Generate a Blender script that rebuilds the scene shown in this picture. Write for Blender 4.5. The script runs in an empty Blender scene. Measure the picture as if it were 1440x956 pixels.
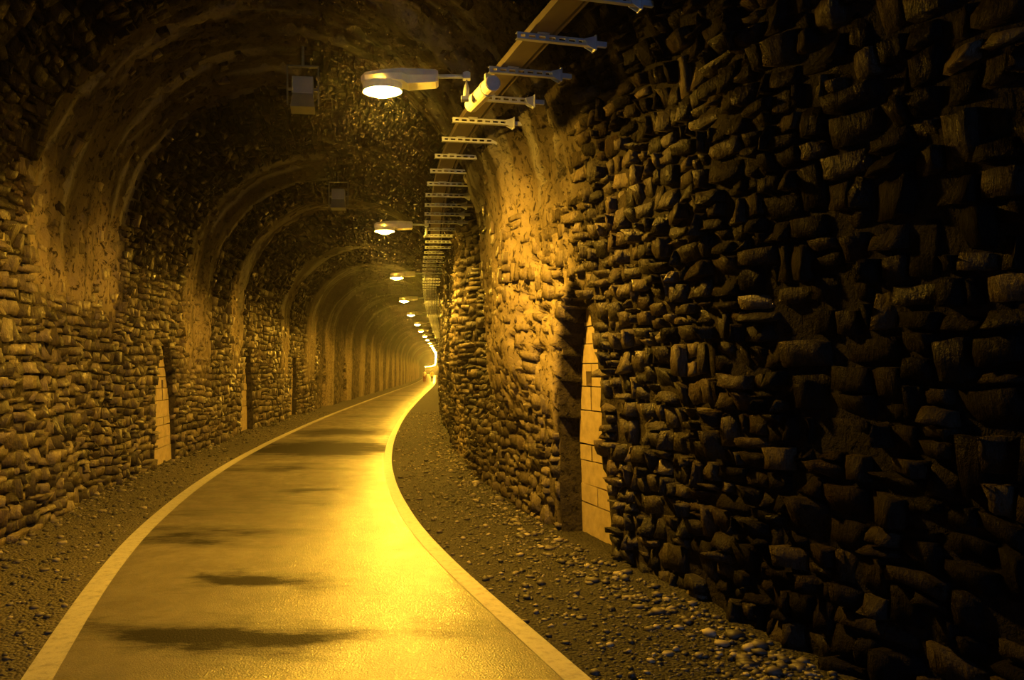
import bpy, bmesh, math, random
import numpy as np
from mathutils import Vector, Matrix

random.seed(7)
rng = np.random.default_rng(11)
S = bpy.context.scene
COL = S.collection

# ------------------------------------------------------------------ camera
EYE = 1.65
F = 1120.0                       # focal length in pixels of the 1440 px wide frame
cam_data = bpy.data.cameras.new('camera')
cam = bpy.data.objects.new('camera', cam_data)
COL.objects.link(cam)
cam.location = (0, 0, EYE)
cam.rotation_euler = (math.pi / 2, 0, 0)
cam_data.sensor_width = 36.0
cam_data.sensor_fit = 'HORIZONTAL'
cam_data.lens = 36.0 * F / 1440.0
cam_data.shift_x = (720 - 607) / 1440.0
cam_data.shift_y = (522 - 478) / 1440.0
cam_data.clip_start = 0.05
cam_data.clip_end = 900
S.camera = cam

# ------------------------------------------------------------------ world (dusk outside the portal behind us)
W = bpy.data.worlds.new('dusk')
S.world = W
W.use_nodes = True
bg = W.node_tree.nodes['Background']
bg.inputs[0].default_value = (0.25, 0.42, 0.85, 1)
bg.inputs[1].default_value = 2.0

# ------------------------------------------------------------------ exposure
S.view_settings.view_transform = 'Standard'
S.view_settings.look = 'None'
S.view_settings.gamma = 1.0
S.view_settings.use_curve_mapping = False
S.view_settings.exposure = 0.0
LAMP_COLOUR = (1.0, 0.50, 0.036)
LAMP_POWER = 2600.0               # radiance of the glowing lamp bowl
HAZE = 0.00055

# ------------------------------------------------------------------ numeric helpers
def hash2(ix, iy, seed):
    h = (ix.astype(np.int64) * 374761393 + iy.astype(np.int64) * 668265263 + seed * 1442695041) & 0xFFFFFFFF
    h = ((h ^ (h >> 13)) * 1274126177) & 0xFFFFFFFF
    h = h ^ (h >> 16)
    return (h & 0xFFFFFF) / float(0xFFFFFF)

def vnoise(x, y, seed=0):
    x, y = np.asarray(x, float), np.asarray(y, float)
    x, y = np.broadcast_arrays(x, y)
    ix, iy = np.floor(x).astype(np.int64), np.floor(y).astype(np.int64)
    fx, fy = x - ix, y - iy
    fx, fy = fx * fx * (3 - 2 * fx), fy * fy * (3 - 2 * fy)
    a, b = hash2(ix, iy, seed), hash2(ix + 1, iy, seed)
    c, d = hash2(ix, iy + 1, seed), hash2(ix + 1, iy + 1, seed)
    return (a + (b - a) * fx) + ((c + (d - c) * fx) - (a + (b - a) * fx)) * fy      # 0..1

def fbm(x, y, seed=0, oct=4):
    x, y = np.asarray(x, float), np.asarray(y, float)
    s, a, t = 0.0, 1.0, 0.0
    for k in range(oct):
        s = s + a * vnoise(x * 2 ** k, y * 2 ** k, seed + 17 * k)
        t += a
        a *= 0.5
    return s / t

def sstep(a, b, x):
    t = np.clip((np.asarray(x, float) - a) / (b - a), 0, 1)
    return t * t * (3 - 2 * t)

def band(a, b, x, soft=0.15):
    return sstep(a - soft, a + soft, x) * (1 - sstep(b - soft, b + soft, x))

# path centre line: x offset against distance y
KY = np.array([-30, -6, 0, 4.26, 6.72, 7.76, 10.2, 13.4, 17.5, 23.7, 31, 38, 50, 66, 102, 180, 260, 320, 400, 530, 640.])
KX = np.array([6.5, 1.95, 0.45, -0.67, -1.27, -1.48, -1.84, -2.14, -2.33, -2.43, -2.42, -2.32, -2.1, -1.75, -1.02, -0.55, -0.25, -0.2, -2.0, -9.0, -18.5])
_KM = np.zeros_like(KX)
_d = np.diff(KX) / np.diff(KY)
_KM[1:-1] = (_d[:-1] * np.diff(KY)[1:] + _d[1:] * np.diff(KY)[:-1]) / (np.diff(KY)[1:] + np.diff(KY)[:-1])
_KM[0], _KM[-1] = _d[0], _d[-1]

def path_x(y):
    y = np.asarray(y, float)
    i = np.clip(np.searchsorted(KY, y) - 1, 0, len(KY) - 2)
    h = KY[i + 1] - KY[i]
    t = (y - KY[i]) / h
    t2, t3 = t * t, t * t * t
    return ((2 * t3 - 3 * t2 + 1) * KX[i] + (t3 - 2 * t2 + t) * h * _KM[i]
            + (-2 * t3 + 3 * t2) * KX[i + 1] + (t3 - t2) * h * _KM[i + 1])

def path_frame(y):
    s = (path_x(np.asarray(y) + 0.05) - path_x(np.asarray(y) - 0.05)) / 0.1
    c = 1 / np.sqrt(1 + s * s)
    return s * c, c                                  # tangent = (sin, cos)

def on_path(y, lat, z):
    sn, cs = path_frame(y)
    return np.stack(np.broadcast_arrays(path_x(y) + lat * cs, np.asarray(y) - lat * sn, z), -1)

# tunnel section: q runs from the foot of the right wall up over the vault to the foot of the left wall
SPRING, RAD, MID = 3.3, 2.6, 0.1
QW, QA = SPRING, math.pi * RAD
QT = 2 * QW + QA
FOOT_R, FOOT_L = 2.74, 2.66

def section(q):
    """lateral, height, inward normal (lateral, height) of the unworn lining"""
    q = np.asarray(q, float)
    a = np.clip((q - QW) / RAD, 0, math.pi)
    lat, z = RAD * np.cos(a), SPRING + RAD * np.sin(a)
    nl, nz = -np.cos(a), -np.sin(a)
    r = q < QW
    lat = np.where(r, FOOT_R + (RAD - FOOT_R) * q / QW, lat)
    z = np.where(r, q, z)
    l = q > QW + QA
    ql = QT - q
    lat = np.where(l, -(FOOT_L + (RAD - FOOT_L) * ql / QW), lat)
    z = np.where(l, ql, z)
    return lat + MID, z, nl, nz

# refuge niches: side, near edge y, far edge y, apex height
NICHES = [('right', 6.5, 7.6, 2.46), ('left', 13.75, 14.95, 2.2), ('left', 21.3, 22.5, 2.2),
          ('left', 28.7, 29.9, 2.2), ('left', 36.0, 37.2, 2.2), ('left', 43.3, 44.5, 2.2)]

def arch_half_width(w, apex, z):
    """half width of the pointed opening at height z"""
    spring = apex * 0.16
    t = np.clip((z - spring) / (apex - spring), 0, 1)
    return np.where(z > apex, -1, (w / 2) * np.sqrt(np.clip(1 - t ** 1.9, 0, 1)))

def niche_mask(y, q, grow=0.0):
    m = np.zeros(np.broadcast(y, q).shape, bool)
    for side, y0, y1, apex in NICHES:
        z = q if side == 'right' else QT - q
        hw = arch_half_width(y1 - y0 + 2 * grow, apex + grow, z)
        m |= (np.abs(y - (y0 + y1) / 2) < hw) & (z < apex + grow)
    return m

def height_of(q):
    return section(q)[1]

def plaster_and_lit(y, q):
    """how far the lining is rendered over, with lamplight painted in far off, 0..1"""
    y, q = np.broadcast_arrays(np.asarray(y, float), np.asarray(q, float))
    z = height_of(q)
    left, right = q > QT / 2, q <= QT / 2
    w = 0.5 * (fbm(y * 1.3, q * 1.3, 5) - 0.5)
    m = np.zeros(y.shape)
    m = np.maximum(m, right * band(7.15, 11.3, y + 2 * w + 0.25 * (z - 2), 0.45) * (0.35 + 0.65 * sstep(0.9, 1.9, z + 2 * w)))
    m = np.maximum(m, left * band(8.7, 11.9, y + 0.4 * w, 0.12) * sstep(2.2, 2.7, z + 0.8 * w))
    m = np.maximum(m, left * band(15.6, 17.4, y + 0.4 * w, 0.12) * sstep(0.8, 2.2, z + w))
    m = np.maximum(m, band(19.6, 21.2, y + 0.4 * w, 0.12) * sstep(1.0, 2.6, z + w))
    m = np.maximum(m, band(26.0, 28.0, y + 0.4 * w, 0.15) * sstep(1.0, 2.0, z + w))
    m = np.maximum(m, band(31.0, 33.0, y + 0.4 * w, 0.15) * sstep(1.0, 2.0, z + w))
    m = np.maximum(m, 0.55 * right * band(14.2, 16.5, y, 0.3))
    for c in np.arange(36.6, 190, 7.2):  # pale bands at lamp spacing paint the lamps' light on the far lining
        m = np.maximum(m, 0.8 * band(c, c + 2.3, y + 0.5 * w, 0.2))
    m = np.where(niche_mask(y, q, 0.07), 0.0, m)
    return m

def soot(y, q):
    """sooty tone with painted shade, on the vault and the near right wall"""
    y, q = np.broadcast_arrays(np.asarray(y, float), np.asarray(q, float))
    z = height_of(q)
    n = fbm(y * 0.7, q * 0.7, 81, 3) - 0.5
    near = np.where(q < QW + 1.5, 1 - sstep(3.8, 6.4, y + 1.5 * n), 0) * 0.9  # shade of the unlit near right wall, put into its colour
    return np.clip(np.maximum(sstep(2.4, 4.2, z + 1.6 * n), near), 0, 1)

def bulge(y, q):
    """slow irregularity of the lining, metres inwards"""
    y, q = np.broadcast_arrays(np.asarray(y, float), np.asarray(q, float))
    z = height_of(q)
    right = 1 - sstep(QW + QA * 0.22, QW + QA * 0.5, q)      # fades out before the crown
    left = sstep(QW + QA * 0.45, QW + QA * 0.6, q)
    d = 0.16 * (fbm(y * 0.35, q * 0.35, 3, 3) - 0.5) + 0.10 * (fbm(y * 1.1, q * 1.1, 8, 3) - 0.5)
    d = d + right * (0.18 * band(8.3, 10.6, y, 0.5) * sstep(0.8, 2.0, z))
    d = d - right * (0.36 * band(11.0, 13.6, y, 0.45) * sstep(0.6, 2.0, z))
    d = d + right * (0.16 * band(14.0, 15.4, y, 0.35) * sstep(0.6, 1.8, z) * (1 - sstep(3.6, 4.0, z)) - 0.15 * sstep(11, 14, y) * sstep(1.8, 3.4, z))
    ring = band(8.7, 11.9, y, 0.06) * left * sstep(2.1, 2.6, z) * -0.07
    far = np.zeros(y.shape)
    for c in np.arange(16.5, 200, 7.2):
        far = far + band(c, c + 2.9, y, 0.18)
    d = d + ring + 0.11 * (far - 0.5) * sstep(14, 17, y) * (1 - 0.4 * right)
    return d

def lining(y, q, d):
    lat, z, nl, nz = section(q)
    b = bulge(y, q) + d
    p = on_path(y, lat + nl * b, z + nz * b)
    return p

# ------------------------------------------------------------------ object helpers
def mesh_obj(name, verts, faces, mat=None, parent=None, smooth=False, attrs=None):
    me = bpy.data.meshes.new(name)
    verts = np.asarray(verts, float)
    if isinstance(faces, np.ndarray):
        n, k = faces.shape
        me.vertices.add(len(verts)); me.vertices.foreach_set('co', verts.ravel())
        me.loops.add(n * k); me.loops.foreach_set('vertex_index', faces.ravel().astype(np.int32))
        me.polygons.add(n); me.polygons.foreach_set('loop_start', np.arange(0, n * k, k, dtype=np.int32))
        me.update(calc_edges=True)
    else:
        me.from_pydata([tuple(v) for v in verts], [], [tuple(f) for f in faces])
    if smooth:
        me.polygons.foreach_set('use_smooth', np.ones(len(me.polygons), bool))
    for k, a in (attrs or {}).items():
        at = me.attributes.new(k, 'FLOAT', 'POINT')
        at.data.foreach_set('value', np.asarray(a, np.float32).ravel())
    if mat:
        me.materials.append(mat)
    o = bpy.data.objects.new(name, me)
    COL.objects.link(o)
    if parent:
        o.parent = parent
    return o

def thing(name, label, cat, loc=(0, 0, 0), rz=0.0, group=None):
    o = bpy.data.objects.new(name, None)
    COL.objects.link(o)
    o.empty_display_size = 0.1
    o.location = loc
    o.rotation_euler = (0, 0, rz)
    return tag(o, label, cat, group)

def tag(o, label=None, cat=None, group=None, kind=None):
    for k, v in (('label', label), ('category', cat), ('group', group), ('kind', kind)):
        if v:
            o[k] = v
    return o

def copy_tree(o, parent=None):
    c = o.copy()
    COL.objects.link(c)
    if parent:
        c.parent = parent
    for ch in list(o.children):
        copy_tree(ch, c)
    return c

def bm_obj(name, bm, mat, parent=None, smooth=False):
    me = bpy.data.meshes.new(name)
    bmesh.ops.recalc_face_normals(bm, faces=bm.faces[:])
    bm.to_mesh(me); bm.free()
    me.materials.append(mat)
    if smooth:
        me.polygons.foreach_set('use_smooth', np.ones(len(me.polygons), bool))
    o = bpy.data.objects.new(name, me)
    COL.objects.link(o)
    if parent:
        o.parent = parent
    return o

def add_box(bm, c, s, bevel=0.0, taper=1.0, rot=None):
    r = bmesh.ops.create_cube(bm, size=1.0)
    vs = r['verts']
    for v in vs:
        k = taper if v.co.z < 0 else 1.0
        v.co = Vector((v.co.x * s[0] * k, v.co.y * s[1] * k, v.co.z * s[2]))
    if bevel:
        es = list({e for v in vs for e in v.link_edges})
        rb = bmesh.ops.bevel(bm, geom=es, offset=bevel, segments=2, affect='EDGES', profile=0.6)
        vs = [v for v in set(rb['verts']) | set(v for v in vs if v.is_valid)]
    for v in vs:
        if rot:
            v.co = rot @ v.co
        v.co += Vector(c)
    return vs

def add_tube(bm, pts, r, n=10, cap=True):
    pts = [Vector(p) for p in pts]
    rings = []
    for i, p in enumerate(pts):
        t = (pts[min(i + 1, len(pts) - 1)] - pts[max(i - 1, 0)]).normalized()
        u = t.cross(Vector((0, 0, 1)))
        if u.length < 1e-3:
            u = t.cross(Vector((1, 0, 0)))
        u.normalize(); w = u.cross(t)
        rr = r[i] if isinstance(r, (list, tuple)) else r
        rings.append([bm.verts.new(p + (u * math.cos(a) + w * math.sin(a)) * rr) for a in [2 * math.pi * k / n for k in range(n)]])
    for a, b in zip(rings, rings[1:]):
        for k in range(n):
            bm.faces.new((a[k], a[(k + 1) % n], b[(k + 1) % n], b[k]))
    if cap:
        bm.faces.new(rings[0][::-1]); bm.faces.new(rings[-1])

# ------------------------------------------------------------------ material helpers
class Nodes:
    def __init__(self, name):
        self.m = bpy.data.materials.new(name)
        self.m.use_nodes = True
        self.t = self.m.node_tree
        self.b = self.t.nodes['Principled BSDF']
        self.out = self.t.nodes['Material Output']
    def n(self, kind, **kw):
        x = self.t.nodes.new(kind)
        for k, v in kw.items():
            setattr(x, k, v)
        return x
    def l(self, a, b):
        self.t.links.new(a, b)
    def attr(self, name):
        return self.n('ShaderNodeAttribute', attribute_name=name).outputs['Fac']
    def coord(self, scale=(1, 1, 1), kind='Object', rot=(0, 0, 0)):
        tc = self.n('ShaderNodeTexCoord'); mp = self.n('ShaderNodeMapping')
        mp.inputs['Scale'].default_value = scale
        mp.inputs['Rotation'].default_value = rot
        self.l(tc.outputs[kind], mp.inputs[0])
        return mp.outputs[0]
    def noise(self, vec, scale, detail=4, rough=0.6, dist=0.0):
        x = self.n('ShaderNodeTexNoise')
        x.inputs['Scale'].default_value = scale; x.inputs['Detail'].default_value = detail
        x.inputs['Roughness'].default_value = rough; x.inputs['Distortion'].default_value = dist
        self.l(vec, x.inputs['Vector'])
        return x.outputs['Fac']
    def voronoi(self, vec, scale, feature='F1', out='Distance', rand=1.0):
        x = self.n('ShaderNodeTexVoronoi', feature=feature)
        x.inputs['Scale'].default_value = scale; x.inputs['Randomness'].default_value = rand
        self.l(vec, x.inputs['Vector'])
        return x.outputs[out]
    def ramp(self, fac, stops):
        x = self.n('ShaderNodeValToRGB')
        e = x.color_ramp.elements
        while len(e) < len(stops):
            e.new(0.5)
        for k, (p, c) in enumerate(stops):
            e[k].position = p
            e[k].color = (c, c, c, 1) if isinstance(c, (int, float)) else (*c, 1)
        self.l(fac, x.inputs[0])
        return x.outputs[0]
    def mix(self, fac, a, b, mode='MIX'):
        x = self.n('ShaderNodeMix', data_type='RGBA', blend_type=mode)
        for i, v in ((0, fac), (6, a), (7, b)):
            if isinstance(v, (int, float)):
                x.inputs[i].default_value = v if i == 0 else (v, v, v, 1)
            elif isinstance(v, tuple):
                x.inputs[i].default_value = (*v, 1)
            else:
                self.l(v, x.inputs[i])
        return x.outputs[2]
    def math(self, op, a, b=0.0, clamp=False):
        x = self.n('ShaderNodeMath', operation=op, use_clamp=clamp)
        for i, v in enumerate((a, b)):
            if isinstance(v, (int, float)):
                x.inputs[i].default_value = v
            else:
                self.l(v, x.inputs[i])
        return x.outputs[0]
    def bump(self, h, dist, strength=1.0, normal=None):
        x = self.n('ShaderNodeBump')
        x.inputs['Strength'].default_value = strength
        x.inputs['Distance'].default_value = dist
        self.l(h, x.inputs['Height'])
        if normal is not None:
            self.l(normal, x.inputs['Normal'])
        return x.outputs[0]
    def set(self, **kw):
        for k, v in kw.items():
            i = self.b.inputs[k]
            if isinstance(v, (int, float)):
                i.default_value = v
            elif isinstance(v, tuple):
                i.default_value = (*v, 1) if len(v) == 3 else v
            else:
                self.l(v, i)
        return self.m

def mat_stone():
    N = Nodes('slate_stone')
    pos = N.n('ShaderNodeNewGeometry').outputs['Position']
    mp = N.n('ShaderNodeMapping'); mp.inputs['Scale'].default_value = (22, 22, 5)
    N.l(pos, mp.inputs[0])
    v = pos
    tint, soot_shade_f = N.attr('tint'), N.attr('soot')
    grain = N.noise(mp.outputs[0], 1.0, 5, 0.7, 0.5)
    big = N.noise(v, 1.1, 3)
    col = N.ramp(tint, [(0.0, (0.022, 0.020, 0.018)), (0.4, (0.056, 0.047, 0.037)), (0.75, (0.10, 0.081, 0.058)), (1.0, (0.22, 0.18, 0.125))])
    col = N.mix(N.ramp(grain, [(0.3, 0.55), (0.7, 1.15)]), (0, 0, 0), col, 'MIX')
    col = N.mix(N.ramp(big, [(0.55, 0.0), (0.75, 0.6)]), col, (0.085, 0.045, 0.025))
    col = N.mix(N.math('MULTIPLY', N.attr('wash'), 0.85), col, N.ramp(grain, [(0.35, (0.24, 0.19, 0.12)), (0.65, (0.40, 0.325, 0.22))]))
    col = N.mix(N.math('MULTIPLY', soot_shade_f, 0.92), col, (0.006, 0.0055, 0.005))
    h = N.math('ADD', grain, N.math('MULTIPLY', N.noise(v, 22, 4, 0.65), 0.7))
    rough = N.ramp(N.noise(v, 3.0, 3), [(0.35, 0.28), (0.65, 0.55)])
    return N.set(**{'Base Color': col, 'Roughness': rough, 'Specular IOR Level': N.ramp(soot_shade_f, [(0.0, 0.32), (0.8, 0.01)]), 'Normal': N.bump(h, 0.03, 0.9)})

def mat_lining():
    N = Nodes('mortar_lining')
    v = N.coord()
    pl, far = N.attr('plaster_and_lit'), N.attr('far')
    n1 = N.noise(v, 1.2, 4, 0.65)
    n2 = N.noise(v, 9, 5, 0.7)
    vv = N.mix(0.12, v, N.n('ShaderNodeTexNoise').outputs['Color'])
    edge = N.voronoi(N.coord((3.6, 3.0, 5.6)), 1.0, 'DISTANCE_TO_EDGE')
    cellc = N.n('ShaderNodeTexVoronoi'); cellc.inputs['Scale'].default_value = 1.0
    N.l(N.coord((3.6, 3.0, 5.6)), cellc.inputs['Vector'])
    cell = N.n('ShaderNodeSeparateColor'); N.l(cellc.outputs['Color'], cell.inputs[0])
    joints = N.ramp(edge, [(0.0, 0.0), (0.09, 1.0)])
    mortar = N.ramp(n2, [(0.3, (0.022, 0.019, 0.016)), (0.7, (0.055, 0.046, 0.036))])
    rock = N.mix(joints, (0.035, 0.03, 0.025), N.ramp(cell.outputs[0], [(0, (0.05, 0.041, 0.032)), (1, (0.17, 0.14, 0.10))]))
    streak, soot_shade_f = N.attr('streak'), N.attr('soot')
    render_c = N.ramp(n1, [(0.3, (0.24, 0.195, 0.13)), (0.7, (0.42, 0.345, 0.24))])
    render_c = N.mix(N.ramp(N.noise(N.coord((2, 5, 0.5)), 0.9, 4, 0.6), [(0.52, 0.0), (0.68, 0.7)]), render_c, (0.055, 0.048, 0.042))
    pit = N.ramp(N.noise(N.coord((1, 1, 0.8)), 13, 4, 0.7, 0.4), [(0.56, 0.0), (0.64, 1.0)])
    render_c = N.mix(pit, render_c, (0.07, 0.055, 0.038))
    col = N.mix(far, mortar, rock)
    col = N.mix(pl, col, render_c)
    col = N.mix(N.math('MULTIPLY', soot_shade_f, 0.91), col, (0.010, 0.0095, 0.0095))
    col = N.mix(N.math('MULTIPLY', N.math('MULTIPLY', streak, pl), N.math('MULTIPLY', soot_shade_f, 0.34)), col, (0.30, 0.30, 0.30))
    h = N.math('ADD', N.math('MULTIPLY', joints, N.math('MULTIPLY', far, 1.4)), N.math('SUBTRACT', N.math('ADD', n2, N.math('MULTIPLY', N.noise(v, 34, 3), 0.35)), N.math('MULTIPLY', pit, 0.8)))
    return N.set(**{'Base Color': col, 'Roughness': 0.85, 'Specular IOR Level': 0.03, 'Normal': N.bump(h, 0.03, 0.9)})

def mat_gravel():
    N = Nodes('gravel')
    v = N.coord()
    c = N.ramp(N.noise(v, 30, 5, 0.75), [(0.3, (0.04, 0.035, 0.027)), (0.55, (0.10, 0.087, 0.064)), (0.75, (0.2, 0.172, 0.125))])
    c = N.mix(N.ramp(N.noise(v, 0.8, 3), [(0.4, 0.0), (0.65, 0.45)]), c, (0.06, 0.053, 0.042))
    c = N.mix(N.math('MULTIPLY', N.attr('dark_right'), 0.85), c, (0.012, 0.011, 0.009))
    vo = N.voronoi(v, 42)
    h = N.math('ADD', N.math('MULTIPLY', vo, -1.2), N.noise(v, 9, 5, 0.7))
    return N.set(**{'Base Color': c, 'Roughness': 0.8, 'Specular IOR Level': 0.3, 'Normal': N.bump(h, 0.02, 1.0)})

def mat_pebble():
    N = Nodes('pebble')
    c = N.ramp(N.attr('tint'), [(0, (0.03, 0.026, 0.02)), (0.75, (0.1, 0.085, 0.062)), (1, (0.3, 0.26, 0.19))])
    return N.set(**{'Base Color': c, 'Roughness': 0.6})

def mat_asphalt():
    N = Nodes('wet_asphalt')
    v = N.coord()
    dry = N.attr('dry')
    n = N.noise(v, 1.6, 5, 0.65)
    d = N.math('ADD', dry, N.math('MULTIPLY', N.math('SUBTRACT', N.noise(N.coord((0.8, 2.6, 1)), 1.9, 9, 0.8), 0.5), 1.9))
    dr = N.ramp(d, [(0.22, 0.0), (0.95, 1.0)])
    grit = N.noise(v, 120, 3, 0.7)
    c = N.mix(dr, N.ramp(grit, [(0.3, (0.085, 0.076, 0.062)), (0.7, (0.20, 0.178, 0.145))]), (0.014, 0.012, 0.010))
    rough = N.mix(dr, N.ramp(n, [(0.3, 0.30), (0.7, 0.46)]), 0.65)
    spec = N.mix(dr, 0.9, 0.1)
    h = N.math('ADD', grit, N.math('MULTIPLY', N.voronoi(v, 85), 0.8))
    return N.set(**{'Base Color': c, 'Roughness': rough, 'Specular IOR Level': spec, 'Normal': N.bump(h, 0.004, 0.6),
                    'Coat Weight': N.math('MULTIPLY', N.ramp(N.noise(N.coord((1.2, 1.0, 1)), 2.6, 5, 0.7), [(0.36, 0.2), (0.62, 0.95)]), N.math('SUBTRACT', 1.0, dr, True)), 'Coat Roughness': 0.2, 'Coat Normal': N.bump(h, 0.004, 0.6)})

def mat_paint():
    N = Nodes('worn_line_paint')
    v = N.coord()
    c = N.ramp(N.noise(v, 14, 5, 0.75), [(0.3, (0.2, 0.19, 0.17)), (0.5, (0.36, 0.345, 0.31)), (0.7, (0.42, 0.4, 0.36))])
    c = N.mix(N.ramp(N.noise(v, 3.3, 5, 0.7), [(0.6, 0.0), (0.75, 0.6)]), c, (0.14, 0.13, 0.11))
    return N.set(**{'Base Color': c, 'Roughness': 0.5, 'Normal': N.bump(N.noise(v, 110, 3), 0.003, 0.6)})

def mat_simple(name, col, rough=0.5, metal=0.0, var=0.15, scale=8.0, bump=0.0):
    N = Nodes(name)
    v = N.coord()
    f = N.noise(v, scale, 5, 0.65)
    lo = tuple(c * (1 - var) for c in col); hi = tuple(min(1, c * (1 + var)) for c in col)
    kw = {'Base Color': N.ramp(f, [(0.3, lo), (0.7, hi)]), 'Roughness': rough, 'Metallic': metal}
    if bump:
        kw['Normal'] = N.bump(f, bump, 0.7)
    return N.set(**kw)

def mat_glow():
    N = Nodes('lit_lamp_bowl')
    return N.set(**{'Base Color': (0.8, 0.7, 0.5), 'Emission Color': LAMP_COLOUR, 'Emission Strength': LAMP_POWER, 'Roughness': 0.3})

M_STONE, M_LINING, M_GRAVEL, M_PEBBLE = mat_stone(), mat_lining(), mat_gravel(), mat_pebble()
M_ASPHALT, M_PAINT, M_GLOW = mat_asphalt(), mat_paint(), mat_glow()
M_GALV = mat_simple('galvanised_steel', (0.44, 0.49, 0.55), 0.45, 0.2, 0.12, 14)
M_CASE = mat_simple('grey_lamp_casing', (0.62, 0.61, 0.57), 0.45, 0.0, 0.12, 10)
M_TRAY = mat_simple('trunking_plastic', (0.12, 0.10, 0.075), 0.7, 0.0, 0.15, 5)
M_DARK = mat_simple('black_cable_jacket', (0.03, 0.03, 0.03), 0.5)
M_BOXG = mat_simple('grey_enamel', (0.24, 0.26, 0.28), 0.5, 0.0, 0.1, 5)
M_BLOCK = mat_simple('pale_building_block', (0.34, 0.27, 0.175), 0.8, 0.0, 0.22, 9, 0.01)

# ------------------------------------------------------------------ tunnel lining
def y_stations():
    ys, y = [], -6.0
    while y < 600:
        ys.append(y)
        y += 0.25 if y < 2 else 0.055 if y < 15.5 else 0.08 if y < 24 else 0.16 if y < 46 else 0.35 if y < 90 else 1.2 if y < 200 else 4.0
    return np.array(ys + [600.0])

def lining_part(name, q0, q1, nq):
    ys, qs = y_stations(), np.linspace(q0, q1, nq)
    Y, Q = np.meshgrid(ys, qs, indexing='ij')
    far = sstep(30, 35, Y)
    pl = plaster_and_lit(Y, Q)
    pits = sstep(0.60, 0.68, fbm(Y * 7.0, Q * 7.5, 21, 3)) * 0.075 * (Y < 26)
    fine = 0.05 * (fbm(Y * 3.2, Q * 3.2, 31, 4) - 0.5) + 0.028 * pl * (fbm(Y * 8.5, Q * 7, 33, 3) - 0.5)
    d = -0.032 + far * 0.04 + pl * (0.052 - pits) + fine * (0.4 + 0.6 * pl)
    d = np.where(niche_mask(Y, Q), -0.62, d)
    P = lining(Y, Q, d)
    i = np.arange(len(ys) - 1)[:, None] * nq + np.arange(nq - 1)[None, :]
    f = np.stack([i, i + nq, i + nq + 1, i + 1], -1).reshape(-1, 4)
    streak = sstep(0.50, 0.66, fbm(Y * 5.0, Q * 0.45, 71, 4))
    o = mesh_obj(name, P.reshape(-1, 3), f, M_LINING, None, True, {'plaster_and_lit': pl, 'far': far, 'streak': streak, 'soot': soot(Y, Q)})
    return tag(o, kind='structure')

wall_right = lining_part('wall_right', -0.08, QW, 92)
ceiling = lining_part('ceiling', QW, QW + QA, 130)
wall_left = lining_part('wall_left', QW + QA, QT + 0.08, 54)
tag(wall_right, 'near dark rubble slate wall beside the curving path')
tag(ceiling, 'dark stone barrel vault with pale streaked rings')
tag(wall_left, 'amber lit rubble slate wall beyond the white edge line')

# ------------------------------------------------------------------ rubble stones
GRID = {}
def stone_grid(nu, nv):
    if (nu, nv) not in GRID:
        i = np.arange(nu - 1)[:, None] * nv + np.arange(nv - 1)[None, :]
        GRID[nu, nv] = np.stack([i, i + nv, i + nv + 1, i + 1], -1).reshape(-1, 4)
    return GRID[nu, nv]

def split(y0, y1, q0, q1, out, depth=0):
    """cut one block of wall into stones of mixed size"""
    w, h = y1 - y0, q1 - q0
    big = 0.055 if y0 < 4 else 0.038 if y0 < 9 else 0.034 if y0 < 18 else 0.06
    if depth > 5 or w * h < big * random.uniform(0.35, 1.5):
        out.append((y0, y1, q0, q1))
        return
    if w > h * random.uniform(0.85, 1.9):
        c = y0 + w * random.uniform(0.32, 0.68)
        split(y0, c, q0, q1, out, depth + 1); split(c, y1, q0, q1, out, depth + 1)
    else:
        c = q0 + h * random.uniform(0.3, 0.7)
        split(y0, y1, q0, c, out, depth + 1); split(y0, y1, c, q1, out, depth + 1)

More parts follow.
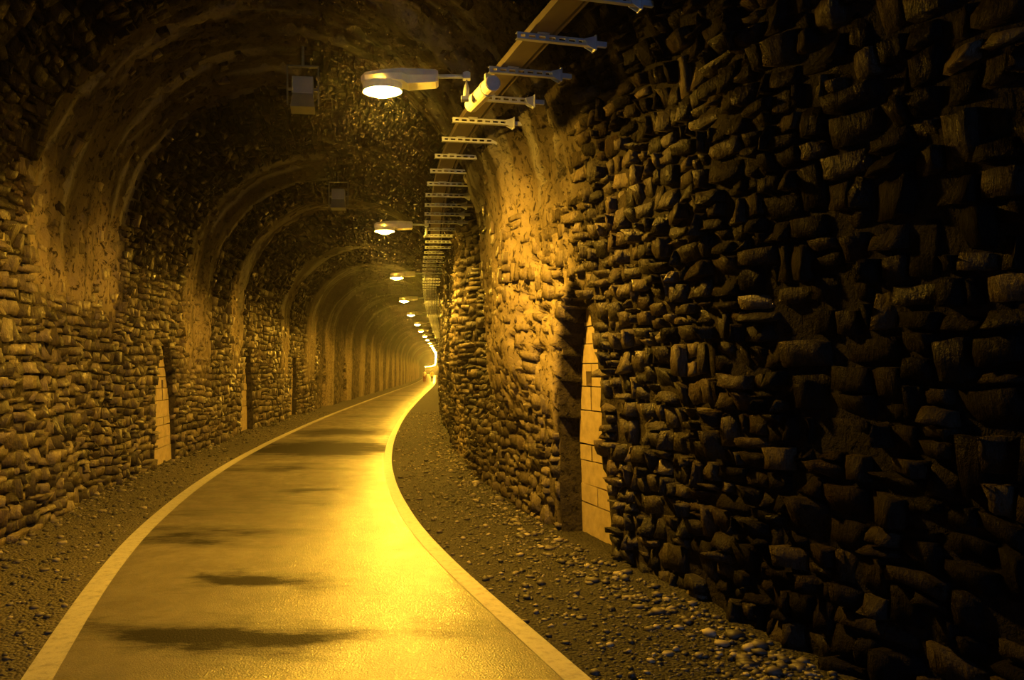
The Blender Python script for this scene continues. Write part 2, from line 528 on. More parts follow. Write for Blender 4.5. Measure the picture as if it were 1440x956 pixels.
def make_stones(q0, q1, y0, y1):
    """irregular rubble: returns a list of [verts, faces, tint, size in view]"""
    rects, q = [], q0
    while q < q1 - 0.05:
        h = random.uniform(0.26, 0.55)
        qe = q + h if q1 - (q + h) > 0.2 else q1
        y = y0 - random.uniform(0, 0.5)
        while y < y1:
            w = random.uniform(0.5, 1.1)
            split(y, y + w, q, qe, rects)
            y += w
        q = qe
    R = np.array(rects)
    out = []
    for lo, hi, nu, nv in ((-9, 11.0, 6, 5), (11.0, 19.0, 5, 4), (19.0, 99, 4, 4)):
        r = R[(R[:, 0] >= lo) & (R[:, 0] < hi)]
        if not len(r):
            continue
        n = len(r)
        U = np.linspace(-1, 1, nu)[:, None] * np.ones(nv)[None, :]
        V = np.ones(nu)[:, None] * np.linspace(-1, 1, nv)[None, :]
        rim = np.maximum(np.abs(U), np.abs(V)) > 0.999
        def ring(a, k, edge):
            return np.sign(a) * np.where(np.abs(a) > 0.999, 1.0, np.minimum(1, np.abs(a) * (k - 1) / (k - 3)) * edge)
        uu, vv = ring(U, nu, 0.92), ring(V, nv, 0.89)
        uu, vv = np.repeat(uu[None], n, 0), np.repeat(vv[None], n, 0)
        cr = rng.uniform(0.0, 0.2, (n, 1, 1)) ** 1.3
        u2, v2 = uu * (1 - cr * vv ** 4), vv * (1 - cr * uu ** 4)
        w, h = (r[:, 1] - r[:, 0])[:, None, None], (r[:, 3] - r[:, 2])[:, None, None]
        g = rng.uniform(0.002, 0.011, (n, 1, 1))
        # every corner of a stone is knocked about on its own
        def corner():
            return rng.uniform(-0.05, 0.16, (n, 1, 1)) * 0.5
        fu, fv = (u2 + 1) / 2, (v2 + 1) / 2
        def blend(a, b, c, d):
            return a * (1 - fu) * (1 - fv) + b * fu * (1 - fv) + c * (1 - fu) * fv + d * fu * fv
        Y = r[:, 0][:, None, None] + g + (w - 2 * g) * blend(corner() * 0.7, 1 - corner() * 0.7, corner() * 0.7, 1 - corner() * 0.7)
        Q = r[:, 2][:, None, None] + g + (h - 2 * g) * blend(corner(), corner(), 1 - corner(), 1 - corner())
        # the whole bond wanders
        Q = Q + (0.16 * (fbm(Y * 0.8, Q * 0.8, 61, 3) - 0.5) + 0.05 * (vnoise(Y * 3.1, Q * 3.1, 62) - 0.5)) * np.minimum(1, np.minimum(Q - q0 + 0.02, q1 + 0.02 - Q) * 6)
        Y = Y + 0.16 * (fbm(Y * 0.9, Q * 0.9, 63, 3) - 0.5)
        Y = Y + rng.uniform(-0.007, 0.007, Y.shape); Q = Q + rng.uniform(-0.007, 0.007, Y.shape)
        ym, qm = Y.mean((1, 2)), Q.mean((1, 2))
        pl = plaster_and_lit(ym, qm)
        keep = ~(niche_mask(Y, Q, 0.0).any((1, 2))) & ~((pl > 0.25) & (rng.random(n) < (pl - 0.25) * np.where(qm < QW, 0.75, 1.2))) & (Q.min((1, 2)) > -0.06) & (Q.max((1, 2)) < QT + 0.06)
        p3 = pl[:, None, None]
        pro = rng.normal(0.012, 0.020, (n, 1, 1))
        pro = np.where(rng.random((n, 1, 1)) < 0.025, pro - 0.03, pro)
        pro = pro * (1 - 0.75 * p3) + 0.03 * p3
        tilt = 1 - 0.7 * p3
        # slate breaks in flat facets: a tilt plus one crease
        tu, tv = rng.normal(0, 0.030, (n, 1, 1)) * tilt, rng.normal(0, 0.018, (n, 1, 1)) * tilt
        ca, cd = rng.uniform(0, 6.28, (n, 1, 1)), rng.uniform(-0.3, 0.6, (n, 1, 1))
        crease = np.maximum(0, uu * np.cos(ca) + vv * np.sin(ca) - cd) * rng.uniform(-0.045, 0.012, (n, 1, 1)) * tilt
        D = pro + tu * uu + tv * vv + crease + rng.normal(0, 0.007, Y.shape) * tilt
        D = np.where(rim[None], -0.10, D)
        P = lining(Y, Q, D).reshape(n, -1, 3)
        c = P.mean(1)
        yc = np.maximum(c[:, 1], 0.3)
        px, py = 607 + F * c[:, 0] / yc, 522 - F * (c[:, 2] - EYE) / yc
        X, Z = P[..., 0] / np.maximum(P[..., 1], 0.5), P[..., 2] / np.maximum(P[..., 1], 0.5)
        view = np.ptp(X, 1) * np.ptp(Z, 1) * ((px > -12) & (px < 1452) & (py > -12) & (py < 968) & (c[:, 1] > 1))
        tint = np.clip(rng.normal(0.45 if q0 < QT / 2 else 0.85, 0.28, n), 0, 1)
        f = stone_grid(nu, nv)
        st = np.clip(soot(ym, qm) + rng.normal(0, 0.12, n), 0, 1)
        for i in np.nonzero(keep)[0]:
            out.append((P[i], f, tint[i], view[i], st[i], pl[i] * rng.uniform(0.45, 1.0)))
    return out

def lay(parent, stones):
    order = sorted(range(len(stones)), key=lambda i: -stones[i][3])
    single = set(i for i in order[:300] if stones[i][3] > 0)
    V, Fc, T, O, A, n = [], [], [], [], [], 0
    for i, (P, f, t, view, so, wa) in enumerate(stones):
        if i in single:
            c = P.mean(0)
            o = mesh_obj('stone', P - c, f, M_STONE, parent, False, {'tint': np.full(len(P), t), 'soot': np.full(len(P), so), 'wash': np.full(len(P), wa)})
            o.location = c
        else:
            V.append(P); Fc.append(f + n); T.append(np.full(len(P), t)); O.append(np.full(len(P), so)); A.append(np.full(len(P), wa)); n += len(P)
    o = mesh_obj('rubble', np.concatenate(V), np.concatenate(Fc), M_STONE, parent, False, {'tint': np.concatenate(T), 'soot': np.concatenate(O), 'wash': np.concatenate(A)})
    tag(o, kind='stuff')
    print('stones', parent.name, len(stones))

lay(wall_right, make_stones(-0.03, QW, 1.6, 34))
lay(ceiling, make_stones(QW, QW + QA, 2.0, 32))
lay(wall_left, make_stones(QW + QA, QT + 0.03, 3.8, 34))

# ------------------------------------------------------------------ ground
def ribbon(name, ys, lats, zf, mat, parent=None, attrs=None, smooth=True):
    Y, L = np.meshgrid(ys, lats, indexing='ij')
    P = on_path(Y, L, zf(Y, L))
    n = len(lats)
    i = np.arange(len(ys) - 1)[:, None] * n + np.arange(n - 1)[None, :]
    f = np.stack([i, i + 1, i + n + 1, i + n], -1).reshape(-1, 4)
    at = {k: fn(P[..., 0], P[..., 1]) for k, fn in (attrs or {}).items()}
    return mesh_obj(name, P.reshape(-1, 3), f, mat, parent, smooth, at)

def ground_stations(lo, fine):
    ys, y = [], lo
    while y < 598:
        ys.append(y)
        y += 1.0 if y < 2 else fine if y < 14 else fine * 3 if y < 30 else 0.6 if y < 80 else 2.0 if y < 200 else 4.0
    return np.array(ys + [600.0])

def ground_z(Y, L):
    e = np.abs(L)
    return (-0.012 + 0.035 * (fbm(Y * 1.1, L * 1.1, 51) - 0.5) * sstep(1.5, 1.9, e) - 0.03 * (1 - sstep(1.2, 1.5, e))
            + 0.03 * sstep(2.2, 2.9, e) + 0.02 * (vnoise(Y * 9, L * 9, 52) - 0.5) * sstep(1.5, 1.7, e))

floor = ribbon('floor', ground_stations(-12, 0.07), np.concatenate([np.linspace(-3.3, -1.45, 28), np.linspace(-1.2, 1.2, 5), np.linspace(1.45, 3.3, 28)]), ground_z, M_GRAVEL, None, {'dark_right': lambda X, Y: sstep(-0.5, 0.5, X - path_x(Y))})  # gravel is coloured darker to the right of the path
tag(floor, 'gravel ground along both feet of the tunnel walls', kind='structure')

HALF = 1.48
# drier patches of the wet path: x, y, half width, half length, strength
PATCH = [(-1.35, 5.0, 1.05, 0.40, 1.15), (-1.45, 6.25, 0.8, 0.36, 1.05), (-2.1, 8.1, 1.3, 0.5, 0.9), (-1.7, 10.0, 0.9, 0.5, 0.75), (-0.9, 6.0, 0.3, 0.2, 0.6), (0.2, 5.1, 0.5, 0.28, 0.55),
         (-2.1, 7.85, 1.0, 0.35, 0.85), (-2.35, 9.3, 0.9, 0.6, 0.55), (-1.8, 11.0, 0.55, 0.45, 0.85), (-2.5, 13.9, 1.1, 0.6, 0.8),
         (-2.4, 17.0, 2.2, 2.4, 1.3), (-2.5, 21.5, 1.8, 1.8, 1.15), (-2.6, 13.4, 1.4, 0.5, 0.9), (-2.5, 29, 1.3, 1.6, 0.8), (-2.4, 36.5, 1.3, 1.8, 0.7), (-2.3, 45, 1.4, 2.2, 0.7),
         (-2.1, 54, 1.4, 2.5, 0.7), (-1.7, 66, 1.4, 3, 0.7), (-1.5, 80, 1.4, 4, 0.6)]
def dryness(X, Y):
    a = np.zeros(X.shape)
    X = X + 1.3 * (fbm(X * 1.4, Y * 2.6, 91, 4) - 0.5)
    Y = Y + (0.35 + 0.012 * Y) * 1.6 * (fbm(X * 1.9, Y * 1.9, 92, 4) - 0.5)
    for x, y, w, h, s in PATCH:
        r = np.sqrt(((X - x) / w) ** 2 + ((Y - y) / h) ** 2)
        a = np.maximum(a, s * (1 - sstep(0.1, 1.45, r)))
    return a

path = ribbon('path', ground_stations(-12, 0.06), np.linspace(-HALF, HALF, 50), lambda Y, L: 0.012 - 0.012 * (L / HALF) ** 2, M_ASPHALT, None, {'dry': dryness})
tag(path, 'wet asphalt cycle path with dry patches between two painted lines', kind='structure')
for sgn, w in ((-1, 0.165), (1, 0.15)):
    a, b = sorted((sgn * (HALF - w), sgn * HALF))
    ln = ribbon('edge_line', ground_stations(-12, 0.1), np.linspace(a, b, 4), lambda Y, L: 0.0155 - 0.012 * (L / HALF) ** 2 + 0 * L, M_PAINT, path)
    ln['label'] = 'worn white edge line of the path'

# loose pebbles on the shoulders
def pebbles():
    base = bmesh.new(); bmesh.ops.create_icosphere(base, subdivisions=1, radius=1.0)
    bv = np.array([v.co[:] for v in base.verts]); bf = np.array([[v.index for v in f.verts] for f in base.faces]); base.free()
    V, Fc, T, n = [], [], [], 0
    for k in range(13000):
        y = 2.6 + 30 * random.random() ** 2.2
        side = random.choice((-1, 1))
        lat = side * (1.5 + 1.25 * (random.random() ** (0.75)))
        r = min(0.035, 0.006 + random.expovariate(1 / 0.006))
        if abs(lat) > 2.35:
            r *= 1.5
        sc = np.array([r * random.uniform(0.8, 1.5), r * random.uniform(0.8, 1.5), r * random.uniform(0.4, 0.9)])
        a = random.uniform(0, 6.28)
        v = bv * sc * rng.uniform(0.75, 1.2, (len(bv), 1))
        v = np.stack([v[:, 0] * math.cos(a) - v[:, 1] * math.sin(a), v[:, 0] * math.sin(a) + v[:, 1] * math.cos(a), v[:, 2]], -1)
        z = float(ground_z(np.array(y), np.array(lat)))
        v += on_path(np.array(y), np.array(lat), z + r * 0.25)
        V.append(v); Fc.append(bf + n); T.append(np.full(len(v), random.random())); n += len(v)
    o = mesh_obj('loose_gravel', np.concatenate(V), np.concatenate(Fc), M_PEBBLE, floor, False, {'tint': np.concatenate(T)})
    tag(o, kind='stuff')
pebbles()

# ------------------------------------------------------------------ walled-up niches
def niche_infill(spec, label):
    side, y0, y1, apex = spec
    sg = 1 if side == 'right' else -1
    yc = (y0 + y1) / 2
    set_back = -0.24 if side == 'right' else -0.17
    # frame of the panel: u along the tunnel, w up, n out of the wall
    qf = lambda z: z if side == 'right' else QT - z
    def P(u, z, d):
        # a flat upright panel
        k = (z - 0.4) / 1.7
        base = lining(np.array(yc), np.array(qf(0.4)), 0.0) * (1 - k) + lining(np.array(yc), np.array(qf(2.1)), 0.0) * k
        sn, cs = path_frame(np.array(yc))
        t = np.array([sn, cs, 0.0]); nrm = np.array([-sg * cs, sg * sn, 0.0])
        p = base + t * u + nrm * d
        p[2] = z
        return p
    origin = P(0, 0, set_back)
    root = thing('walled_niche', label, 'niche', tuple(origin), 0, 'walled-up refuge niches')
    w = (y1 - y0) + 0.1
    ap = apex + 0.06
    joints = [0.0, 0.30, 0.475, 0.70, 0.85, 1.16, 1.38, 1.59, 1.77, 1.93, ap]
    joints = [j * ap / 2.32 if j != ap else ap for j in joints]
    cuts = {1: [0.1], 3: [0.22], 5: [-0.16, 0.2], 6: [0.06], 8: [0.05]}
    hole = (0.16, 0.30)                                   # along u
    def half(z):
        return float(arch_half_width(w, ap, np.array(z)))
    def block(u0, u1, za, zb, slope):
        n = 5
        zs = np.linspace(za, zb, n)
        L, R = [], []
        for z in zs:
            h = half(min(z, ap - 0.002))
            L.append((max(u0, -h), z)); R.append((min(u1, h), z))
        ok = [(l, r) for l, r in zip(L, R) if r[0] - l[0] > 0.004]
        if len(ok) < 2:
            return
        pts = [l for l, r in ok] + [r for l, r in reversed(ok)]
        g = 0.006
        cu = sum(p[0] for p in pts) / len(pts); cz = sum(p[1] for p in pts) / len(pts)
        out = random.uniform(-0.006, 0.008)
        bm = bmesh.new()
        fr, bk = [], []
        for u, z in pts:
            u2 = u - math.copysign(min(g, abs(u - cu) * 0.5), u - cu); z2 = z - math.copysign(min(g, abs(z - cz) * 0.5), z - cz) + slope * u
            a = P(u2, z2, set_back + out) - origin; a[2] = z2
            b = P(u2, z2, set_back - 0.09) - origin; b[2] = z2
            fr.append(bm.verts.new(a)); bk.append(bm.verts.new(b))
        bm.faces.new(fr); bm.faces.new(bk[::-1])
        m = len(pts)
        for i in range(m):
            bm.faces.new((fr[i], bk[i], bk[(i + 1) % m], fr[(i + 1) % m]))
        bm_obj('block', bm, M_BLOCK, root)
    for i in range(len(joints) - 1):
        za, zb = joints[i], joints[i + 1]
        slope = random.uniform(-0.02, 0.02)
        if i == 6:
            zh = za + 0.145
            block(-9, hole[0], za, zb, 0); block(hole[1], 9, za, zb, 0); block(hole[0], hole[1], zh, zb, 0)
            continue
        us = [-9] + cuts.get(i, []) + [9]
        for a, b in zip(us, us[1:]):
            block(a, b, za, zb, slope if i not in (5, 7) else 0)
    return root

NL = ['pale block infill of the large pointed niche in the dark near wall, with square hole',
      'pale block infill of the narrow pointed niche in the amber wall, first along it',
      'reddish lit block infill of the second pointed niche along the amber wall',
      'block infill of the third pointed niche along the amber wall, in a bright band',
      'block infill of the fourth pointed niche along the amber wall, far off',
      'block infill of the fifth pointed niche along the amber wall, farthest one seen']
for sp, lb in zip(NICHES, NL):
    niche_infill(sp, lb)

# ------------------------------------------------------------------ sodium lamps
def heading(y):
    sn, cs = path_frame(np.array(float(y)))
    return -math.asin(float(sn))                           # rotation about z that turns +y along the path

def make_lamp():
    r = thing('tunnel_lamp', 'x', 'lamp', (0, 0, 0), 0, 'sodium lamps on arms along the tunnel')
    # local: origin at centre of the bowl, arm towards +x
    bm = bmesh.new()
    # tapered casing along +x
    prof = [(-0.20, 0.085, 0.0, 0.055), (-0.16, 0.12, -0.005, 0.08), (0.0, 0.13, -0.005, 0.10), (0.17, 0.12, -0.01, 0.112), (0.22, 0.095, -0.035, 0.115), (0.47, 0.085, -0.022, 0.105), (0.49, 0.07, -0.01, 0.095)]
    rings = []
    for x, hw, zb, zt in prof:
        zm = (zb + zt) / 2
        pts = [(-hw, zb), (hw, zb), (hw * 1.03, zm), (hw * 0.8, zt - 0.008), (hw * 0.4, zt), (-hw * 0.4, zt), (-hw * 0.8, zt - 0.008), (-hw * 1.03, zm)]
        rings.append([bm.verts.new((x, y, z)) for y, z in pts])
    for a, b in zip(rings, rings[1:]):
        for k in range(8):
            bm.faces.new((a[k], a[(k + 1) % 8], b[(k + 1) % 8], b[k]))
    bm.faces.new(rings[0][::-1]); bm.faces.new(rings[-1])
    bm_obj('casing', bm, M_CASE, r)
    bm = bmesh.new()
    sk = []
    for dx, z in ((0.0, -0.002), (0.006, -0.074), (0.012, -0.074), (0.010, 0.0)):
        sk.append([bm.verts.new((-0.015 + (0.168 + dx) * math.cos(t), (0.138 + dx) * math.sin(t), z)) for t in [2 * math.pi * i / 24 for i in range(24)]])
    for a, b in zip(sk, sk[1:]):
        for k in range(24):
            bm.faces.new((a[k], a[(k + 1) % 24], b[(k + 1) % 24], b[k]))
    bm_obj('bowl_rim', bm, M_CASE, r)
    bm = bmesh.new()
    nu, nv = 16, 5
    rows = []
    for j in range(nv):
        a = (math.pi / 2) * j / nv
        rows.append([bm.verts.new((-0.015 + 0.165 * math.cos(a) * math.cos(t), 0.135 * math.cos(a) * math.sin(t), -0.008 - 0.115 * math.sin(a))) for t in [2 * math.pi * i / nu for i in range(nu)]])
    tip = bm.verts.new((-0.015, 0, -0.008 - 0.115))
    for a, b in zip(rows, rows[1:]):
        for k in range(nu):
            bm.faces.new((a[k], a[(k + 1) % nu], b[(k + 1) % nu], b[k]))
    for k in range(nu):
        bm.faces.new((rows[-1][k], rows[-1][(k + 1) % nu], tip))
    bm.faces.new(rows[0])
    lens = bm_obj('glowing_bowl', bm, M_GLOW, r, True)
    lens['label'] = 'glowing amber glass bowl'
    bm = bmesh.new()
    add_tube(bm, [(0.46, 0, 0.055), (0.6, 0, 0.055), (0.76, 0, 0.05)], 0.019, 10)
    bm_obj('arm', bm, M_GALV, r, True)
    bm = bmesh.new()
    add_tube(bm, [(0.745, 0, 0.09), (0.745, 0, -0.06), (0.735, 0, -0.17)], 0.026, 10)
    add_box(bm, (0.73, 0, -0.15), (0.07, 0.08, 0.035), 0.006)
    bm_obj('mounting_post', bm, M_GALV, r)
    bm = bmesh.new()
    add_box(bm, (0.745, 0.0, 0.05), (0.07, 0.07, 0.06), 0.008)
    bm_obj('arm_clamp', bm, M_GALV, r)
    return r

LX = {1: -0.43, 2: -0.835, 3: -0.93, 4: -0.98, 5: -0.92, 6: -0.76, 7: -0.66}
ORD = ['first', 'second', 'third', 'fourth', 'fifth', 'sixth', 'seventh', 'eighth', 'ninth', 'tenth', 'eleventh', 'twelfth']
lamp0 = make_lamp()
for n in range(1, 76):
    o = lamp0 if n == 1 else copy_tree(lamp0)
    y = 7.2 * n
    o.location = (LX.get(n, float(path_x(y)) + 1.46), y, 4.25)
    o.rotation_euler = (0, 0, heading(y) if n > 1 else -0.05)
    if n == 1:
        o['label'] = 'largest glowing sodium lamp on a steel arm, nearest along the tunnel'
    elif n <= 12:
        o['label'] = '%s glowing sodium lamp along the row, counted from the largest' % ORD[n - 1]
    else:
        o['label'] = 'tiny glowing sodium lamp merging into the far line of light'
        o['group'] = 'far sodium lamps merging into a line'

# ------------------------------------------------------------------ cable brackets, trunking
BZ = 4.235
WALL_LAT = 2.40
def make_bracket():
    r = thing('cable_bracket', 'x', 'bracket', (0, 0, 0), 0, 'slotted steel brackets under the cable trunking')
    # local: origin at the wall end, arm runs to -x, web faces -y
    L, H, T = 0.66, 0.05, 0.004
    bm = bmesh.new()
    for z in (-H / 2 + 0.0075, H / 2 - 0.0075):
        add_box(bm, (-L / 2, -0.02, z), (L, T, 0.015))
    n = 8
    for k in range(n + 1):
        x = -L * k / n
        add_box(bm, (min(-0.015, max(-L + 0.015, x)), -0.02, 0), (0.03, T, H - 0.028))
    add_box(bm, (-L / 2, 0.0, H / 2 - T / 2), (L, 0.04, T)); add_box(bm, (-L / 2, 0.0, -H / 2 + T / 2), (L, 0.04, T))
    bm_obj('slotted_arm', bm, M_GALV, r)
    bm = bmesh.new()
    for y in (-0.028, 0.026):
        vs = [bm.verts.new(p) for p in ((-0.10, y, 0.025), (-0.015, y, 0.05), (-0.015, y, -0.055), (-0.08, y, -0.025))]
        ws = [bm.verts.new((v.co.x, y + 0.004, v.co.z)) for v in vs]
        bm.faces.new(vs[::-1]); bm.faces.new(ws)
        for i in range(4):
            bm.faces.new((vs[i], vs[(i + 1) % 4], ws[(i + 1) % 4], ws[i]))
    add_box(bm, (-0.008, 0, 0), (0.014, 0.075, 0.12), 0.003)
    add_box(bm, (0.045, 0, 0), (0.1, 0.03, 0.04))
    bm_obj('wall_plate', bm, M_GALV, r)
    bm = bmesh.new()
    add_box(bm, (-0.45, -0.036, 0.05), (0.10, 0.026, 0.06), 0.004)
    add_box(bm, (-0.52, -0.034, 0.07), (0.03, 0.03, 0.03), 0.004)
    bm_obj('saddle_clamp', bm, M_GALV, r)
    return r

def wall_at(y, z, side=1):
    """lateral of the lining at height z on the right side"""
    q = np.linspace(QW * 0.5, QW + QA / 2, 200)
    p = lining(np.full_like(q, y), q, 0.0)
    return p[np.argmin(np.abs(p[:, 2] - z))]

br0 = make_bracket()
k = 0
by = 5.0
ORDB = 'first second third fourth fifth sixth seventh eighth ninth tenth eleventh twelfth thirteenth fourteenth fifteenth sixteenth'.split()
while by < 62:
    o = br0 if k == 0 else copy_tree(br0)
    p = on_path(np.array(by), np.array(WALL_LAT + 0.42 * float(sstep(7.5, 17.0, by))), BZ)
    o.location = tuple(p)
    o.rotation_euler = (0, 0, heading(by))
    if k == 0:
        o['label'] = 'slotted pale steel bracket cut by the upper edge of the picture'
    elif k <= 16:
        o['label'] = '%s slotted pale steel bracket under the trunking, counted down from the whole topmost one' % ORDB[k - 1]
    else:
        o['label'] = 'tiny far slotted bracket in the dim run beyond the second lamp'
        o['group'] = 'far cable brackets'
    k += 1
    by += 0.722

def tube_along(bm, lat, z, y0, y1, r, n=8):
    ys = np.concatenate([np.arange(y0, min(y1, 40), 0.7), np.arange(max(y0, 40), y1, 4.0)])
    add_tube(bm, [tuple(on_path(np.array(v), np.array(lat + drift(v)), z)) for v in ys], r, n)

tray = thing('cable_trunking', 'long tan cable trunking running along the row of slotted brackets', 'trunking', tuple(on_path(np.array(4.2), np.array(1.93), 0)))
off = Vector(tray.location)
def drift(y):
    return 0.42 * sstep(7.5, 17.0, y)
def strip(lat0, lat1, z0, z1):
    ys = np.concatenate([np.arange(-4, 40, 0.5), np.arange(40, 590, 4.0)])
    bm = bmesh.new(); prev = None
    for v in ys:
        ring = [bm.verts.new(Vector(on_path(np.array(v), np.array(l + drift(v)), z)) - off) for l, z in ((lat0, z0), (lat1, z0), (lat1, z1), (lat0, z1))]
        if prev:
            for i in range(4):
                bm.faces.new((prev[i], prev[(i + 1) % 4], ring[(i + 1) % 4], ring[i]))
        else:
            bm.faces.new(ring[::-1])
        prev = ring
    bm.faces.new(prev)
    return bm
zt = BZ + 0.027
bm_obj('trunking_base', strip(1.86, 2.01, zt, zt + 0.012), M_TRAY, tray)
bm_obj('side_rail', strip(1.845, 1.86, zt, zt + 0.06), M_TRAY, tray)
bm_obj('side_rail', strip(2.01, 2.025, zt, zt + 0.06), M_TRAY, tray)
bm_obj('cover', strip(1.861, 2.009, zt + 0.048, zt + 0.055), M_TRAY, tray)
for lat in (2.062,):
    bm = bmesh.new(); tube_along(bm, lat, zt + 0.018, -4, 590, 0.016)
    c = bm_obj('power_cable', bm, M_TRAY)
    tag(c, 'thin round conduit running beside the tan cable trunking', 'conduit')

# cylinder under the trunking beside the first lamp
hp = Vector((0.45, 7.12, 4.125))
cyl = thing('cylindrical_housing', 'pale cylinder clamped under the trunking beside the largest lamp', 'housing', tuple(hp), heading(7.1) + 0.06)
bm = bmesh.new()
add_tube(bm, [(0, -0.3, 0), (0, -0.29, 0), (0, 0.29, 0), (0, 0.3, 0)], [0.06, 0.07, 0.07, 0.06], 18)
bm_obj('barrel', bm, M_CASE, cyl, False)
bm = bmesh.new()
add_tube(bm, [(0, 0.3, 0), (0, 0.315, 0), (0, 0.33, 0)], [0.058, 0.055, 0.02], 18)
bm_obj('end_cap', bm, M_CASE, cyl)
bm = bmesh.new()
add_tube(bm, [(0, -0.17, 0), (0, -0.13, 0)], [0.076, 0.076], 18)
add_box(bm, (0.0, -0.15, 0.09), (0.05, 0.04, 0.08), 0.004)
bm_obj('clamp_band', bm, M_GALV, cyl)

# grey boxes hung from the vault
def make_box():
    r = thing('hanging_box', 'x', 'box', (0, 0, 0), 0, 'grey boxes hung from the vault')
    bm = bmesh.new(); add_box(bm, (0, 0, 0.02), (0.27, 0.26, 0.22), 0.01)
    bm_obj('casing', bm, M_BOXG, r)
    bm = bmesh.new(); add_box(bm, (0, 0.0, -0.18), (0.26, 0.26, 0.18), 0.0, 1.2)
    bm_obj('flared_hood', bm, mat_hood, r)
    bm = bmesh.new()
    for x in (-0.20, 0.20):
        add_box(bm, (x, 0, 0.05), (0.018, 0.06, 0.5), 0.003)
        add_box(bm, (x * 0.86, 0, 0.0), (0.06, 0.03, 0.03))
    add_box(bm, (0, 0, 0.3), (0.418, 0.06, 0.018), 0.003)
    bm_obj('hanger_bracket', bm, mat_hood, r)
    bm = bmesh.new()
    add_tube(bm, [(0, 0, 0.30), (0, 0, 0.75)], 0.02, 8)
    bm_obj('hanger_rod', bm, mat_hood, r)
    return r
mat_hood = mat_simple('dark_grey_hood', (0.09, 0.095, 0.1), 0.5)
bx = make_box()
for (px, py, y, lb) in ((426, 126, 10.4, 'larger grey box with flared hood hanging from the vault beside the largest lamp'),
                        (476, 276, 16.8, 'smaller dim grey box hanging from the vault above the second lamp')):
    o = bx if y < 11 else copy_tree(bx)
    o.location = ((px - 607) / F * y, y, EYE + (522 - py) / F * y)
    o.rotation_euler = (0, 0, heading(y))
    o['label'] = lb

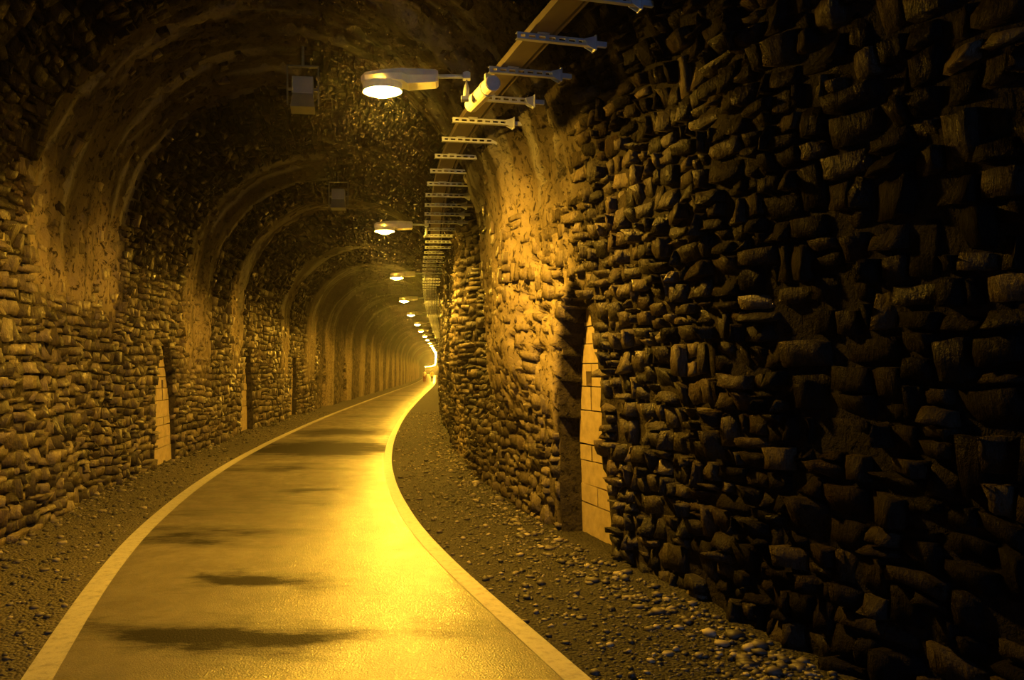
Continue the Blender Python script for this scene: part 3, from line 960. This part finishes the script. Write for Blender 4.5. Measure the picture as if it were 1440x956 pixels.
# ------------------------------------------------------------------ two walkers far down the path
def make_person(loc, rz, coat, legs, label, stride):
    root = thing('person', label, 'person', loc, rz, None)
    skin = mat_simple('skin', (0.5, 0.34, 0.26), 0.5)
    hair = mat_simple('hair', (0.05, 0.035, 0.025), 0.6)
    def grow(name, pts, edges, mat, sub=2):
        me = bpy.data.meshes.new(name)
        me.from_pydata([p[:3] for p in pts], edges, [])
        o = bpy.data.objects.new(name, me); COL.objects.link(o); o.parent = root
        m = o.modifiers.new('skin', 'SKIN'); m.use_smooth_shade = True
        for v, p in zip(me.skin_vertices[0].data, pts):
            v.radius = (p[3], p[4] if len(p) > 4 else p[3])
        me.skin_vertices[0].data[0].use_root = True
        o.modifiers.new('sub', 'SUBSURF').render_levels = sub
        me.materials.append(mat)
        return o
    s = stride
    body = [(0, 0, 0.95, .15, .11), (0, 0, 1.12, .14, .10), (0, 0, 1.32, .165, .11), (0, 0, 1.46, .09, .08), (0, 0, 1.54, .052, .052),
            (0.19, 0, 1.41, .058, .058), (0.24, -s * .5, 1.14, .046, .046), (0.24, -s * .4 - .08, 0.90, .036, .036), (0.24, -s * .4 - .11, 0.81, .03, .018),
            (-0.19, 0, 1.41, .058, .058), (-0.24, s * .5, 1.14, .046, .046), (-0.24, s * .5 - .06, 0.90, .036, .036), (-0.24, s * .5 - .09, 0.81, .03, .018),
            (0.09, 0, 0.86, .095, .095), (0.10, -s * .55, 0.49, .066, .066), (0.10, -s * .6, 0.09, .045, .045), (0.10, -s * .6 - .16, 0.045, .04, .04),
            (-0.09, 0, 0.86, .095, .095), (-0.10, s * .4, 0.49, .066, .066), (-0.10, s * 1.0, 0.10, .045, .045), (-0.10, s * 1.0 - .16, 0.045, .04, .04),
            (0, -0.01, 1.60, .07, .08), (0, -0.02, 1.68, .075, .095), (0, -0.01, 1.76, .055, .065)]
    e = [(0, 1), (1, 2), (2, 3), (3, 4), (3, 5), (5, 6), (6, 7), (7, 8), (3, 9), (9, 10), (10, 11), (11, 12), (0, 13), (13, 14), (14, 15), (15, 16), (0, 17), (17, 18), (18, 19), (19, 20), (4, 21), (21, 22), (22, 23)]
    grow('body', body, e, skin)
    grow('jacket', [(0, 0, 0.88, .175, .13), (0, 0, 1.12, .165, .12), (0, 0, 1.33, .185, .13), (0, 0, 1.47, .105, .09), (0.2, 0, 1.41, .075, .075), (0.245, -s * .5, 1.14, .06, .06), (0.245, -s * .4 - .07, 0.92, .05, .05),
                    (-0.2, 0, 1.41, .075, .075), (-0.245, s * .5, 1.14, .06, .06), (-0.245, s * .5 - .05, 0.92, .05, .05)],
         [(0, 1), (1, 2), (2, 3), (3, 4), (4, 5), (5, 6), (3, 7), (7, 8), (8, 9)], coat)
    grow('trousers', [(0, 0, 0.93, .165, .125), (0.09, 0, 0.85, .11, .11), (0.10, -s * .55, 0.49, .08, .08), (0.10, -s * .6, 0.12, .065, .065), (-0.09, 0, 0.85, .11, .11), (-0.10, s * .4, 0.49, .08, .08), (-0.10, s * 1.0, 0.13, .065, .065)],
         [(0, 1), (1, 2), (2, 3), (0, 4), (4, 5), (5, 6)], legs)
    bm = bmesh.new()
    r_ = bmesh.ops.create_uvsphere(bm, u_segments=14, v_segments=9, radius=1)
    for v in r_['verts']:
        v.co = Vector((v.co.x * .098, v.co.y * .115 + 0.012, v.co.z * .10 + 1.745))
    bmesh.ops.delete(bm, geom=[v for v in bm.verts if v.co.z < 1.70 and v.co.y < 0.02], context='VERTS')
    bm_obj('hair', bm, hair, root, True)
    return root

pz = lambda y, x: 0.006
make_person((-1.05, 116, pz(116, -1)), math.pi, mat_simple('pale_jacket', (0.55, 0.5, 0.42), 0.7), mat_simple('rust_trousers', (0.22, 0.05, 0.03), 0.8),
            'person walking in pale jacket and rust trousers far along the path', 0.22)
make_person((0.05, 118, pz(118, 0)), math.pi, mat_simple('ochre_jacket', (0.5, 0.3, 0.06), 0.7), mat_simple('black_trousers', (0.02, 0.02, 0.022), 0.8),
            'person walking in ochre jacket and black trousers far along the path', -0.2)

# ------------------------------------------------------------------ thin haze in the tunnel
if HAZE > 0:
    N = Nodes('haze')
    N.t.nodes.remove(N.b)
    sc = N.n('ShaderNodeVolumeScatter')
    sc.inputs['Color'].default_value = (1, 1, 1, 1)
    sc.inputs['Density'].default_value = HAZE
    sc.inputs['Anisotropy'].default_value = 0.93
    N.l(sc.outputs[0], N.out.inputs['Volume'])
    bm = bmesh.new()
    bmesh.ops.create_cube(bm, size=1.0)
    for v in bm.verts:
        v.co = Vector((v.co.x * 40, v.co.y * 600, v.co.z * 8))
    hz = bm_obj('haze', bm, N.m)
    hz.location = (-8, 297, 3)
    tag(hz, 'thin amber mist hanging in the tunnel air', 'haze', kind='stuff')
